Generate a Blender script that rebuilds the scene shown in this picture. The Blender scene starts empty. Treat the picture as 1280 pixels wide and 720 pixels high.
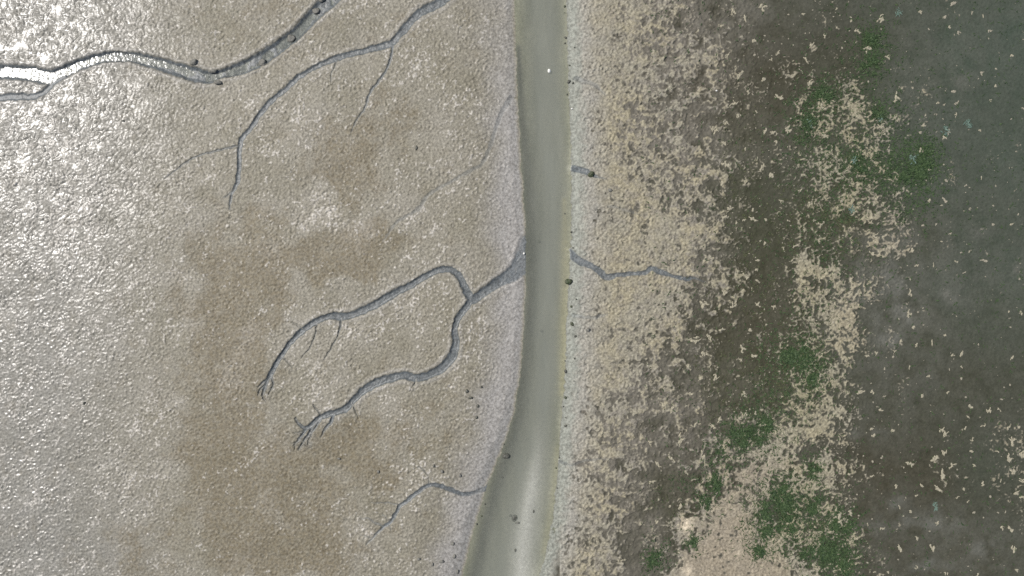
# Tidal mudflat seen straight down from a drone: silty channel, branching creeks, pale crust, dark weedy mud.
# Plan units: 1 unit = 5 cm on the ground ("px"); world x = (px-640)*S, y = (360-py)*S, z in metres.
import bpy, math
import numpy as np

S = 0.05
H = 50.0
F = np.float32
rng = np.random.default_rng(7)
sc = bpy.context.scene
col = sc.collection


# ------------------------------------------------------------------ noise
_ang = np.linspace(0, 2 * np.pi, 256, endpoint=False)
GX, GY = np.cos(_ang).astype(F), np.sin(_ang).astype(F)


def _hash(ix, iy, s):
    n = ix.astype(np.uint32) * np.uint32(374761393) + iy.astype(np.uint32) * np.uint32(668265263) \
        + np.uint32((s * 2246822519 + 3266489917) & 0xFFFFFFFF)
    n = (n ^ (n >> np.uint32(13))) * np.uint32(1274126177)
    n = (n ^ (n >> np.uint32(15))) * np.uint32(2246822519)
    return (n >> np.uint32(24)).astype(np.int32)


def gn(x, y, s):
    """gradient noise, roughly -1..1"""
    x = np.asarray(x, F); y = np.asarray(y, F)
    fx = np.floor(x); fy = np.floor(y)
    ix = fx.astype(np.int64); iy = fy.astype(np.int64)
    u = x - fx; v = y - fy
    def c(dx, dy):
        h = _hash(ix + dx, iy + dy, s)
        return GX[h] * (u - dx) + GY[h] * (v - dy)
    su = u * u * u * (u * (u * 6 - 15) + 10); sv = v * v * v * (v * (v * 6 - 15) + 10)
    a = c(0, 0); b = c(1, 0); a += su * (b - a)
    d = c(0, 1); e = c(1, 1); d += su * (e - d)
    return (a + sv * (d - a)) * F(1.45)


def fbm(x, y, wl, s, octs=3, gain=0.5):
    r = 0; a = 1.0; t = 0
    for k in range(octs):
        r = r + a * gn(x / wl, y / wl, s + 17 * k); t += a
        wl /= 2.03; a *= gain
    return r / t * 1.4


def sst(a, b, x):
    t = np.clip((x - a) / (b - a), 0, 1)
    return t * t * (3 - 2 * t)


# ------------------------------------------------------------------ grid
STEP = 0.92
def axis(lo, hi, lo2, hi2):
    core = np.arange(lo, hi, STEP)
    out_hi = []; p = core[-1]; st = STEP
    while p < hi2:
        st *= 1.13; p += st; out_hi.append(p)
    out_lo = []; p = core[0]; st = STEP
    while p > lo2:
        st *= 1.13; p -= st; out_lo.append(p)
    return np.array(out_lo[::-1] + list(core) + out_hi, F)


ax = axis(-70, 1350, -16000, 17000)
ay = axis(-60, 780, -16000, 17000)
NX, NY = len(ax), len(ay)
X, Y = np.meshgrid(ax, ay)
fade = (sst(-900, -40, ax) * sst(2200, 1330, ax))[None, :] * (sst(-800, -40, ay) * sst(1520, 770, ay))[:, None]
fade = fade.astype(F)


def low(fn, step=6.0):
    """evaluate a smooth field on a coarse lattice, bilinear onto the grid (clamped outside)"""
    cx = np.arange(-120, 1410, step, dtype=F); cy = np.arange(-120, 850, step, dtype=F)
    A = fn(*np.meshgrid(cx, cy)).astype(F)
    px = np.clip((ax - cx[0]) / step, 0, len(cx) - 1.001); py = np.clip((ay - cy[0]) / step, 0, len(cy) - 1.001)
    i = px.astype(int); j = py.astype(int); u = (px - i)[None, :]; v = (py - j)[:, None]
    r0 = A[j][:, i] * (1 - u) + A[j][:, i + 1] * u
    r1 = A[j + 1][:, i] * (1 - u) + A[j + 1][:, i + 1] * u
    return (r0 * (1 - v) + r1 * v).astype(F)


def idw(pts, soft=12.0, power=3.0):
    P = np.array(pts, F)
    def fn(x, y):
        num = np.zeros_like(x); den = np.zeros_like(x)
        for a, b, v in P:
            w = ((x - a) ** 2 + (y - b) ** 2 + soft * soft) ** (-power / 2) * 1e4
            num += w * v; den += w
        return num / den
    return fn


def blobs(lst):
    def fn(x, y):
        r = np.zeros_like(x)
        for cx, cy, rx, ry, a in lst:
            r += a * np.exp(-((x - cx) / rx) ** 2 - ((y - cy) / ry) ** 2)
        return r
    return fn


# warped coordinates (natural wandering edges)
wx = X + 1.1 * gn(X / 9, Y / 9, 1) + 0.7 * gn(X / 4, Y / 4, 2)
wy = Y + 1.1 * gn(X / 9, Y / 9, 3) + 0.7 * gn(X / 4, Y / 4, 4)

# ------------------------------------------------------------------ main channel
CL = np.array([(-70, 641), (0, 643), (60, 645), (120, 647), (180, 650), (240, 654), (290, 657), (320, 657), (360, 657), (400, 655),
               (450, 652), (490, 647), (520, 641), (550, 632), (580, 620), (610, 608), (640, 599), (670, 590), (720, 578), (790, 560)], F)
CR = np.array([(-70, 707), (0, 708), (100, 710), (180, 713), (240, 714), (330, 712), (400, 708), (470, 706), (540, 700), (600, 696),
               (650, 690), (690, 682), (720, 674), (790, 650)], F)
def catm(x, P):
    xs = P[:, 0]; ys = P[:, 1]
    m = np.gradient(ys, xs)
    x = np.clip(x, xs[0], xs[-1])
    i = np.clip(np.searchsorted(xs, x) - 1, 0, len(xs) - 2)
    h = xs[i + 1] - xs[i]; t = (x - xs[i]) / h
    return ((2 * t**3 - 3 * t**2 + 1) * ys[i] + (t**3 - 2 * t**2 + t) * h * m[i]
            + (-2 * t**3 + 3 * t**2) * ys[i + 1] + (t**3 - t**2) * h * m[i + 1])
xl = catm(ay, CL)[:, None] + 1.5 * gn(ay / 22, ay * 0, 8)[:, None] + 0.9 * gn(ay / 6, ay * 0, 9)[:, None] + 1.0 * gn(X / 4, Y / 4, 11)
xr = catm(ay, CR)[:, None] + 1.6 * gn(ay / 16, ay * 0 + 5, 8)[:, None] + 1.6 * gn(ay / 5, ay * 0 + 5, 9)[:, None] + 0.5 * gn(X / 4, Y / 4, 10)
dl = xl - X          # >0 on the left flat
dr = X - xr          # >0 on the right flat
inch = np.clip((X - xl) / (xr - xl), 0, 1)
in_channel = (dl < 0) & (dr < 0)

# ------------------------------------------------------------------ creeks (px, py, width)
CREEKS = {
 'upper': dict(dep=0.27, lines=[
   [(-70,86,22),(0,91,19),(40,93,19),(66,98,19),(90,88,15),(112,79,14),(135,73,13),(160,72,13),(185,77,15),(215,86,17),(243,94,19),(262,98,17),(278,94,11),
    (300,88,16),(325,77,18),(350,60,17),(372,43,16),(392,22,17),(412,3,20),(432,-18,22),(470,-70,26)],
   ]),
 'side': dict(dep=0.10, lines=[
   [(-70,128,9),(0,124,9),(20,122,10),(45,122,8),(60,115,7),(69,105,7),(84,96,7)]]),
 'second': dict(dep=0.115, lines=[
   [(585,-40,12),(562,-4,11),(548,7,12),(525,18,11),(508,36,10),(492,54,9),(480,59,9),(460,64,8),(440,69,8),(415,77,8),(395,86,7),(375,98,7),(360,112,7),
    (345,124,6),(330,140,7),(318,158,6),(306,172,6),(302,185,6),(301,205,6),(299,228,5),(292,243,4),(289,262,2.5)],
   [(492,58,4),(488,80,3.5),(478,98,3.5),(463,118,3.5),(458,135,3),(448,150,2.5),(440,166,2)],
   [(302,182,3),(280,188,3),(255,194,2.8),(238,202,2.6),(225,212,2.2),(208,224,1.6)],
   [(299,232,3),(290,242,2.4),(282,248,2)],
   [(424,76,2.4),(417,90,2),(414,106,1.6)]]),
 'central': dict(dep=0.18, lines=[
   [(666,306,32),(656,326,27),(643,341,20),(625,352,14),(605,365,12),(590,376,11)],
   [(590,376,9),(583,362,10),(575,346,9),(565,338,9),(552,337,8),(535,344,8),(515,356,9),(495,366,10),(475,378,10),(455,388,10),(442,393,9),(430,396,10),
    (415,395,9),(398,401,8),(380,413,8),(365,428,7),(353,445,6),(345,458,5.5),(339,470,6),(334,480,5),(331,492,3)],
   [(339,470,4),(331,477,3.6),(324,483,2.2)],[(336,477,3.6),(328,486,3),(324,493,2)],[(340,468,3.4),(343,480,2.8),(338,492,2)],[(334,482,3),(330,494,2.4),(334,502,1.6)],
   [(590,375,10),(580,388,9),(572,400,8),(569,412,8),(570,428,10),(566,445,12),(552,460,12),(535,469,10),(520,472,10),(505,469,11),(490,472,11),(470,479,11),
    (455,488,10),(443,500,9),(432,511,8),(415,516,8),(402,521,7),(393,528,6),(383,537,5),(376,548,3.5),(368,556,2)],
   [(405,519,3),(398,512,2.4),(393,505,1.6)],[(440,503,2.6),(446,512,2),(449,522,1.4)],[(353,446,2.4),(362,452,2),(368,461,1.4)],[(376,548,2.4),(383,555,2),(392,558,1.4)],[(380,412,2.2),(372,405,1.8),(362,402,1.2)],[(384,535,4),(376,530,3.6),(371,522,2.6)],[(393,528,4),(388,541,3.6),(380,552,3),(375,562,2)],[(376,548,3),(371,554,2.4),(370,561,1.6)],[(372,552,2.6),(365,553,1.6)],
   [(418,517,4.5),(415,527,4),(408,535,3.2),(403,545,2)],[(403,521,4),(397,532,3.6),(391,541,3),(386,553,2)],
   [(383,537,2.4),(374,540,2),(368,540,1.5)],[(388,545,2.2),(386,556,1.6)],
   [(428,398,3),(424,418,2.6),(417,432,2.4),(407,449,1.6)],[(398,404,2.5),(395,420,2),(388,435,2),(378,447,1.5)],
   [(522,474,2.5),(516,484,1.6)]]),
 'lower': dict(dep=0.12, lines=[
   [(612,607,8),(605,611,6),(592,616,5),(578,617,5),(565,612,5.5),(550,606,5.5),(538,605,5.5),(525,612,5),(512,622,5),(500,632,4.8),(495,642,4.8),(489,651,4.2),
    (480,658,4),(470,667,3),(459,679,2)],
   [(481,657,2.8),(470,652,2.6),(460,646,2.4),(453,647,1.8)],[(500,630,2.4),(485,627,2.2),(465,627,1.6)],[(466,670,2),(457,668,1.6),(450,671,1.2)],[(489,651,2),(482,644,1.8),(475,641,1.2)],[(487,655,2),(491,662,1.4)],
   [(537,605,2),(535,592,1.8),(525,583,1.6),(512,590,1.2)]]),
 'faint': dict(dep=0.042, lines=[
   [(639,122,7),(628,140,6),(620,160,5),(612,185,5),(603,205,4.5),(590,213,4),(575,222,4),(560,230,4),(545,238,4),(533,248,5),(525,260,5),(510,270,4),(495,280,4),(480,302,3)]]),
 'right': dict(dep=0.11, lines=[
   [(712,316,11),(722,325,10),(733,330,9),(745,336,8),(757,346,9),(770,344,6),(790,342,6),(805,341,6),(814,336,7),(825,340,7),(840,345,5),(858,349,5),(866,347,3),(880,353,1.6)]]),
 'stub': dict(dep=0.11, lines=[[(712,210,9),(722,212,8),(731,215,7),(739,218,6),(748,222,3),(758,224,1.6)]]),
 'rills': dict(dep=0.06, lines=[[(716,394,4),(735,397,4),(752,395,4),(760,392,2)],[(720,98,6),(735,104,5),(745,108,5),(756,119,3)],
   [(700,577,4),(715,581,3.5),(725,577,3.5),(745,573,3),(762,574,2)],[(760,258,3),(780,262,3),(802,270,2)]]),
}


def smooth_line(pts, n=4):
    P = np.array(pts, float); out = []
    for i in range(len(P) - 1):
        p0 = P[max(i - 1, 0)]; p1 = P[i]; p2 = P[i + 1]; p3 = P[min(i + 2, len(P) - 1)]
        for k in range(n):
            t = k / n
            out.append(0.5 * (2 * p1 + (p2 - p0) * t + (2 * p0 - 5 * p1 + 4 * p2 - p3) * t * t + (3 * p1 - p0 - 3 * p2 + p3) * t**3))
    out.append(P[-1])
    return np.array(out)


creek_u = np.full((NY, NX), 9.0, F)      # 0 at the centre line, 1 at the bank
creek_w = np.ones((NY, NX), F)
creek_dep = np.zeros((NY, NX), F)
creek_id = np.full((NY, NX), -1, np.int16)
near = np.full((NY, NX), 99.0, F)        # px beyond the bank
for ci, (cn, cd) in enumerate(CREEKS.items()):
    for ln in cd['lines']:
        Q = smooth_line(ln)
        for a, b in zip(Q[:-1], Q[1:]):
            pad = max(a[2], b[2]) + 14
            i0, i1 = np.searchsorted(ax, [min(a[0], b[0]) - pad, max(a[0], b[0]) + pad])
            j0, j1 = np.searchsorted(ay, [min(a[1], b[1]) - pad, max(a[1], b[1]) + pad])
            if i1 <= i0 or j1 <= j0: continue
            sl = (slice(j0, j1), slice(i0, i1))
            x = wx[sl] - a[0]; y = wy[sl] - a[1]
            vx, vy = b[0] - a[0], b[1] - a[1]
            t = np.clip((x * vx + y * vy) / (vx * vx + vy * vy + 1e-9), 0, 1)
            d = np.hypot(x - t * vx, y - t * vy); w = (a[2] + t * (b[2] - a[2])) * 0.53
            u = d / w
            m = u < creek_u[sl]
            creek_u[sl] = np.where(m, u, creek_u[sl])
            creek_w[sl] = np.where(m, w, creek_w[sl])
            creek_dep[sl] = np.where(m, cd['dep'] * np.minimum(1, 0.42 + w / 5.5), creek_dep[sl])
            creek_id[sl] = np.where(m, ci, creek_id[sl])
            near[sl] = np.minimum(near[sl], d - w)

creek = sst(1.12, 0.72, creek_u)
cfloor = sst(1.0, 0.55, creek_u)
NAMES = list(CREEKS)

# ------------------------------------------------------------------ zones of the right flat
PALE = [(725,y,1.0) for y in range(-60, 560, 60)] + [
 (755,20,.92),(755,100,.93),(755,200,.9),(755,450,.9),(790,20,.78),(790,100,.8),(785,200,.68),(790,250,.85),(857,655,1.0),(858,713,1.0),(780,300,.97),(780,350,.97),(790,400,.95),(770,450,.92),(760,520,.6),(760,580,.66),(760,640,.6),(760,700,.62),
 (720,560,.9),(715,640,.85),(700,700,.88),(735,620,.75),(735,690,.72),(745,550,.72),
 (830,20,.6),(830,60,.54),(830,120,.54),(830,170,.52),(830,200,.68),(830,240,.68),(830,290,.97),(835,340,.95),(830,380,.85),(820,420,.78),(830,450,.55),(820,490,.52),
 (810,540,.46),(810,600,.36),(815,640,.3),(790,690,.25),(830,600,.2),(790,660,.4),(800,720,.25),
 (870,20,.3),(875,70,.7),(880,110,.55),(870,160,.35),(880,210,.58),(865,250,.5),(890,290,.66),(900,330,.5),(890,350,.6),(910,365,.5),(870,390,.4),(865,430,.38),
 (870,480,.25),(860,550,.36),(850,610,.2),(840,640,.25),(840,690,.3),
 (920,30,.24),(920,100,.24),(920,170,.24),(920,260,.2),(925,320,.2),(940,380,.1),(920,430,.1),(920,500,.1),(930,540,.3),
 (960,-40,.08),(960,60,.08),(970,160,.1),(960,250,.06),(960,320,.06),(970,400,.08),(970,470,.2),(980,30,.08),
 (1010,110,.25),(1040,140,.42),(1075,150,.48),(1035,215,.45),(1090,215,.4),(1110,230,.38),(1060,270,.3),(1010,270,.25),(1110,300,.48),(1120,280,.45),
 (1040,310,.25),(1020,350,.62),(1045,365,.66),(1060,400,.72),(1050,430,.6),(1040,470,.5),(1010,400,.35),(990,430,.25),(1030,500,.5),(1020,535,.6),
 (985,555,.6),(950,580,.78),(930,600,.85),(910,580,.5),(890,600,.42),(915,640,.97),(880,690,.96),(930,690,.97),(970,710,.9),(965,560,.6),(985,590,.8),
 (1000,610,.5),(1015,670,.55),(970,640,.34),(1045,680,.30),(1030,560,.35),(1010,640,.3),(880,740,.97),(960,760,.9),(1050,740,.3),
 (1100,100,.1),(1120,120,.2),(1080,60,.15),(1140,60,.04),(1080,20,.1),(1090,350,.25),(1110,350,.14),(1090,400,.08),(1090,460,.05),(1090,540,.04),(1090,640,.04),
 (1140,200,.06),(1150,260,.04),(1150,340,.03),(1150,430,.03),(1150,520,.03),(1140,610,.04),(1140,700,.05),(1175,580,.2),(1265,580,.34),(1278,575,.5),(1225,580,.08),(1350,580,.4),
 (1200,60,.02),(1200,150,.03),(1200,260,.02),(1200,360,.02),(1200,460,.03),(1210,650,.04),(1200,720,.06),(1270,100,.02),(1270,250,.02),(1270,400,.03),(1270,480,.03),(1270,680,.06)]
PALE = [(a, b, min(.97, v + (.07 if 975 < a < 1125 and .15 < v < .7 else .05 if 880 < a < 975 and v < .3 else 0))) for a, b, v in PALE]
pale_p = low(idw(PALE, soft=10, power=3.2))
right = sst(0, 8, dr)
# crust pattern: branching, plate-like remnants
n_a = fbm(wx + 3 * gn(X / 14, Y / 14, 33), wy + 3 * gn(X / 14, Y / 14, 34), 14, 31, 4, 0.6)
n_b = 1 - 2.4 * np.abs(gn(wx / 8 + 0.3 * n_a, wy / 8, 41))           # thin branching ridges
n_c = fbm(X, Y, 60, 51, 2)
pat = 0.62 * n_a + 0.26 * n_b + 0.12 * n_c + 0.13 * gn(X / 3.4, Y / 3.4, 61)
n_f = fbm(wx + 3 * gn(X / 12, Y / 12, 35), wy + 3 * gn(X / 12, Y / 12, 36), 14, 37, 4, .66)
pat_b = 0.60 * n_f + 0.36 * (1 - 2.6 * np.abs(gn(wx / 8 + .5 * n_f, wy / 8, 43))) + .16 * gn(X / 3.2, Y / 3.2, 62) + .28 * fbm(X, Y, 34, 66, 2)
bl = sst(930, 985, X) * (1 - .75 * sst(.3, .9, np.exp(-((X - 905) / 62) ** 2 - ((Y - 670) / 70) ** 2)))
pat = pat * (1 - bl) + pat_b * bl
thr = np.interp(pale_p, [0, .05, .15, .3, .5, .7, .85, .95, 1], [1.4, 0.95, 0.66, 0.42, 0.16, -0.04, -0.20, -0.40, -0.75]).astype(F)
fleck = 1 - 2.0 * np.abs(gn(wx / 5.5, wy / 5.5, 63)) + 0.8 * gn(X / 3.0, Y / 3.0, 64) + 1.1 * fbm(X, Y, 30, 65, 3, .6)
thr2 = np.interp(pale_p, [0, .04, .1, .3, .6], [2.25, 1.9, 1.62, 1.2, 1.0]).astype(F)
crust = np.maximum(sst(-0.07, 0.12, pat - thr), .85 * sst(0, .3, fleck - thr2))
crust = np.where(X > 700, crust * sst(2, 12, dr), 0).astype(F)
crust_zone = right * sst(0.03, 0.3, pale_p)

grey_p = low(idw([(740,100,1),(740,500,1),(800,60,1),(850,60,.9),(900,40,.8),(830,180,.9),(850,180,.9),(880,150,.6),(920,60,.45),(930,150,.25),(900,250,.35),(880,320,.6),
                  (930,250,.05),(930,350,.1),(900,420,.1),(870,450,.4),(820,500,.8),(800,540,.9),(850,520,.65),(900,500,.25),(760,600,.9),(830,560,.6),(840,600,.2),(800,650,.7),(780,690,.35),
                  (850,640,.1),(760,720,.8),(960,100,.12),(960,300,.05),(960,450,.1),(1000,100,.1),(1000,300,.1),(1050,100,.1),(1110,340,.7),(1120,400,.75),(1100,370,.7),(1130,440,.4),
                  (1090,240,.1),(1190,370,.5),(1220,400,.25),(1240,480,.2),(1150,650,.35),(1180,660,.5),(1230,690,.45),(1090,580,.2),(1100,660,.3),(1160,600,.1),(1220,600,.1),(1150,720,.4),(1260,150,.2),
                  (1160,110,.4),(1230,260,.3)], soft=14))
grey_p = grey_p + 1.1 * low(blobs([(1187,371,9,7,1),(1113,352,14,16,1),(1126,394,10,12,1),(1108,424,14,9,.8),(1160,652,34,8,.8),(1232,686,18,8,.9),(1166,706,24,7,.8),(1085,660,18,9,.8),(1118,626,12,9,.7),(1268,336,9,9,.6),(1218,290,12,6,.5),(1085,540,30,8,.6),(1200,100,14,10,.3)]))
teal_p = low(idw([(900,100,0),(960,100,.05),(1050,60,.2),(1110,40,.5),(1150,20,.75),(1150,100,.75),(1200,60,1),(1270,60,1.1),(1200,150,.95),(1270,200,1),(1180,220,.8),(1150,300,.4),(1220,300,.8),
                  (1270,340,.9),(1190,360,.8),(1240,400,.6),(1150,400,.3),(1110,480,.25),(1200,480,.25),(1270,500,.35),(1240,580,.5),(1150,600,.05),(1090,600,0),(1270,650,.3),(1200,700,.15),(1100,700,.1),
                  (960,400,0),(960,600,0),(1050,300,.15)], soft=16))
mott = fbm(X, Y, 26, 71, 4, 0.6)
green_l = [(1088,52,14,16,1),(1092,80,10,10,.9),(1027,118,16,14,.9),(1012,155,18,18,1),(1100,145,14,12,.8),(1148,212,18,22,1.3),(1155,188,10,8,1),(1068,205,16,14,.9),(1112,205,18,18,.7),
           (1035,260,26,16,.45),(1130,268,16,12,.6),(1010,450,16,16,.9),(1015,472,14,12,.9),(985,445,22,16,.7),(930,545,20,16,1),(955,535,20,14,.7),(890,604,14,10,.9),(880,628,10,8,.8),
           (867,676,8,7,1),(815,700,12,14,.8),(822,690,10,8,.5),(952,642,14,14,1.2),(955,668,12,12,1.2),(947,686,12,8,1),(985,642,16,22,1.2),(975,612,18,16,.9),(1018,585,9,10,.9),(1000,615,24,24,.5),
           (990,668,14,14,1),(1045,655,14,14,1.1),(1032,690,16,18,1.3),(1052,700,16,18,1.1),(1060,670,10,14,.7),(905,560,12,10,.5),(1060,400,10,8,.2),(1000,500,22,22,.4),(1040,330,26,22,.4),
           (950,500,14,30,.4),(895,572,12,12,.6),(1010,200,18,20,.4),(1080,110,24,26,.35),(1045,215,30,26,.3),(1025,300,24,20,.35),(1000,395,22,26,.35),(850,600,10,8,.4),(1095,225,22,18,.4)]
green_p = low(blobs(green_l), 3.0)
green_w = low(blobs([(a, b, c * 1.7 + 4, d * 1.7 + 4, e * .6) for a, b, c, d, e in green_l]), 4.0)
gmask = sst(0.35, 0.95, green_p + 0.95 * fbm(X, Y, 6, 81, 3, .7) - 0.02) * sst(900, 930, X + 80)
olive = low(blobs([(1050,150,60,70,.7),(1040,270,60,60,.8),(1020,420,45,70,.6),(990,500,60,50,.7),(1000,640,60,60,.6),(940,330,60,140,.5),(920,200,30,100,.4),(900,480,50,60,.5),(830,620,30,40,.5)]))
pink_p = low(blobs([(915,660,42,60,1),(880,700,32,30,.9),(950,590,40,26,.7),(950,710,40,24,.9),(1060,400,24,40,.4),(1120,285,18,26,.6),(900,740,60,30,1)]))
puff = blobs([(857,655,8,9,1.3),(858,713,7,8,.9),(922,690,6,5,.5)])(X, Y)          # paler sand heaps

# left flat zones
_bb = blobs([(320,270,22,16,.6),(300,350,60,26,.65),(430,322,66,24,.75),(440,250,20,50,.6),(470,185,30,30,.6),(500,150,28,22,.4),(400,180,40,30,.3),(290,400,26,30,.6),(300,500,40,40,.7),(270,560,36,44,.85),
    (290,640,40,50,.7),(330,690,60,30,.8),(410,560,50,30,.8),(390,640,40,40,.75),(460,530,50,22,.6),(470,590,30,24,.8),(340,590,50,40,.8),(400,700,50,30,.7),(490,640,40,30,.1),(520,410,60,60,.02),(540,520,40,50,.1),
    (560,560,30,40,.15),(375,330,40,12,.5),(160,700,50,30,.4),(210,660,50,40,.25),(250,440,30,60,.3),(330,420,30,30,.4),(480,300,26,16,.5),(600,460,20,60,.05),(330,20,60,30,.35),(315,320,70,55,.55),(280,430,44,66,.45),(420,200,40,40,.3),(500,560,60,40,.12),(480,45,20,12,.5),(370,20,30,12,.4)])
brown_p = low(lambda x, y: _bb(x + 34 * gn(x / 45, y / 45, 93) + 12 * gn(x / 17, y / 17, 94), y + 34 * gn(x / 45 + 7, y / 45, 93) + 12 * gn(x / 17 + 9, y / 17, 94)), 4.0)
dry_p = low(blobs([(320,415,26,18,.8),(290,470,20,20,.9),(300,440,16,16,.6),(455,290,22,20,.9),(400,270,34,30,.8),(340,310,26,20,.6),(230,345,28,16,.5),(170,640,36,40,.5),(150,580,40,26,.45),(90,300,80,80,.35),
    (80,200,90,80,.4),(250,230,40,30,.5),(300,700,26,14,.5),(330,560,16,14,.3),(360,660,30,20,.35),(230,400,26,22,.35),(220,500,24,16,.35),(60,500,40,30,.3),(40,620,40,40,.35),(440,420,60,30,.35),(400,470,40,30,.5),
    (330,140,60,60,.4),(580,420,40,40,.25),(385,550,14,10,.8),(460,660,30,24,.4)]))
calm_p = low(blobs([(180,700,70,40,.9),(290,600,40,70,.7),(120,420,120,60,.3),(330,560,40,40,.4),(300,350,40,20,.4),(430,325,50,14,.6)]))
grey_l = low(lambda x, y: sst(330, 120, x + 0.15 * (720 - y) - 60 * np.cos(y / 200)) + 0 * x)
left = sst(0, 6, dl)
bank = left * sst(62, 8, dl + 14 * gn(Y / 40, X / 80, 91)) * (0.35 + 0.65 * sst(0, 250, Y) + 0.2)
bank = np.clip(bank, 0, 1)
brown = left * (.72 + .4 * gn(X / 4, Y / 4, 97)) * sst(0.0, .76, brown_p + 0.60 * fbm(X, Y, 26, 95, 5, .72)) * (1 - bank)
dry = left * sst(0.10, 1.0, dry_p + 0.6 * fbm((X - Y) * .40, (X + Y) * .85, 15, 98, 4, .7) - 0.05) * (1 - 0.6 * brown)

# ------------------------------------------------------------------ heights (metres)
z = np.zeros((NY, NX), F)
z += 0.06 * sst(0, 14, dl) + 0.25 * sst(0, 80, dl)
z += 0.02 * sst(0, 8, dr) + 0.07 * sst(4, 24, dr)
z += (0.03 * n_c + 0.035 * fbm(X, Y, 90, 111, 2)) * np.clip(left * sst(20, 90, dl) + right * sst(20, 90, dr), 0, 1)
z -= 0.03 * left * brown_p * sst(20, 80, dl)
# granular, worm-cast relief
wr = 0.9 * gn(X / 7, Y / 7, 121)
g1 = gn((X * 0.80 - Y * 0.60) / 4.6 + wr * .5, (Y * 0.80 + X * 0.60) / 3.1, 122)
g2 = gn(X / 3.1 + wr * .4, Y / 3.1, 123)
g3 = gn(X / 8.5, Y / 8.5, 124)
g4 = gn(X / 2.2, Y / 2.2, 125)
grain = 0.62 * g1 + 0.5 * g2 + 0.20 * g3 + 0.30 * g4
patchy = 0.22 + 1.3 * sst(-.6, .7, fbm(X, Y, 24, 127, 4, .7))
lump = sst(-0.25, 1.0, grain)
amp_l = 0.052 * patchy * (1 - 0.35 * brown) * (1 - 0.5 * np.clip(calm_p, 0, 1)) * (1 - 0.35 * bank) * (0.75 + 0.7 * dry)
amp_r = crust * (0.062 * patchy * sst(8, 20, dr) * (1 - 0.35 * np.clip(pink_p, 0, 1))) + (1 - crust) * (0.010 + 0.030 * crust_zone * np.clip(grey_p, 0, 1)) * right
smoothbank = 1 - 0.85 * creek
specks = sst(.34, .62, .75 * gn(X / 2.9, Y / 2.9, 128) + .45 * gn(X / 6.5, Y / 6.5, 129) + .60 * fbm((X - Y) * .40, (X + Y) * .85, 17, 99, 4, .7) + .35 * dry + .10 * patchy - .30 * brown - .08 + .25 * gn(X / 70, Y / 70, 130)) * left * (1 - .6 * bank) * (1 - creek)
rel = (left * amp_l + right * amp_r) * smoothbank * fade
rel *= sst(0, 10, np.maximum(dl, dr))
z += rel * (lump - 0.4) * 1.5
z += 0.018 * specks * fade
z += 0.008 * (1 - creek) * fade * gn(X / 1.9, Y / 1.9, 126) * (left * (1 - .5 * bank) + 0.7 * right)
# crust plates stand above the dark mud
pl_h = 0.075 * crust * crust_zone
plates = sst(-.15, .25, fbm(wx, wy, 8, 171, 3, .6)) * crust_zone * (1 - crust) * sst(1000, 880, X)
z += 0.035 * plates * fade
z += pl_h * (0.75 + 0.5 * n_a.clip(-1, 1))
z -= 0.03 * crust_zone * (1 - crust) * sst(-.1, -.5, pat - thr) * sst(1200, 900, X)
z += 0.012 * (1 - crust) * right * mott * fade
# channel bed
bedn = 0.035 * fbm(X / 1.0, Y / 4.0, 16, 131, 3)
strip = np.zeros_like(X)
def linefield(pts, soft=1.0):
    r = np.zeros_like(X); Q = smooth_line(pts)
    for a, b in zip(Q[:-1], Q[1:]):
        i0, i1 = np.searchsorted(ax, [min(a[0], b[0]) - 60, max(a[0], b[0]) + 60]); j0, j1 = np.searchsorted(ay, [min(a[1], b[1]) - 60, max(a[1], b[1]) + 60])
        sl = (slice(j0, j1), slice(i0, i1))
        if i1 <= i0 or j1 <= j0: continue
        x = X[sl] - a[0]; y = Y[sl] - a[1]; vx, vy = b[0] - a[0], b[1] - a[1]
        t = np.clip((x * vx + y * vy) / (vx * vx + vy * vy + 1e-9), 0, 1)
        w = (a[2] + t * (b[2] - a[2])) * .5
        r[sl] = np.maximum(r[sl], np.exp(-(np.hypot(x - t * vx, y - t * vy) / w) ** 2))
    return r
palebar = linefield([(680,470,4),(678,510,12),(673,560,20),(665,610,27),(658,650,33),(652,700,36),(648,760,38)]) * sst(480, 620, Y)
yellow = linefield([(705,250,6),(705,300,12),(704,360,14),(703,430,14),(702,490,10)]) + 0.4 * linefield([(696,560,8),(690,620,8),(679,690,8)])
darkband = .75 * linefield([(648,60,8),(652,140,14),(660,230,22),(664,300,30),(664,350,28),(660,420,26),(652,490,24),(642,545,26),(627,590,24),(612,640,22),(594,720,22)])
inb = in_channel.astype(F)
prof = np.sin(np.pi * np.clip(inch, 0, 1) ** 1.25) ** 1.0
z = np.where(in_channel, -0.17 * prof + bedn * prof + (0.125 * palebar - .8 * bedn * palebar) * prof + 0.05 * yellow * prof, z)
z += inb * 0.0
# creeks cut in
floor_n = 0.014 * gn(X / 7, Y / 7, 141) + 0.010 * gn(X / 2.6, Y / 2.6, 142)
cut = 0.72 * creek_dep * sst(1.15, 0.45, creek_u)
zc = np.maximum(z - cut, np.where(in_channel, -9, 0.012 + 0.02 * creek_dep)) + (floor_n + (creek_id == 0) * 0.035 * fbm(X, Y, 16, 147, 3)) * cfloor
z = np.where(in_channel, z, np.where(creek > 0.01, zc, z))
levee = np.exp(-((near - 2.2) / 2.0) ** 2) * sst(2.5, 6, creek_w) * (creek < .3)
z += 0.02 * levee * left
# crumbled banks: notches next to the larger creeks
z -= 0.02 * np.exp(-((near - 1.0) / 1.6) ** 2) * sst(.25, .6, gn(X / 5, Y / 5, 145)) * (creek < .5) * sst(2, 5, creek_w)
z = (z * 1.0).astype(F)
FAR = 1 - fade

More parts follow.
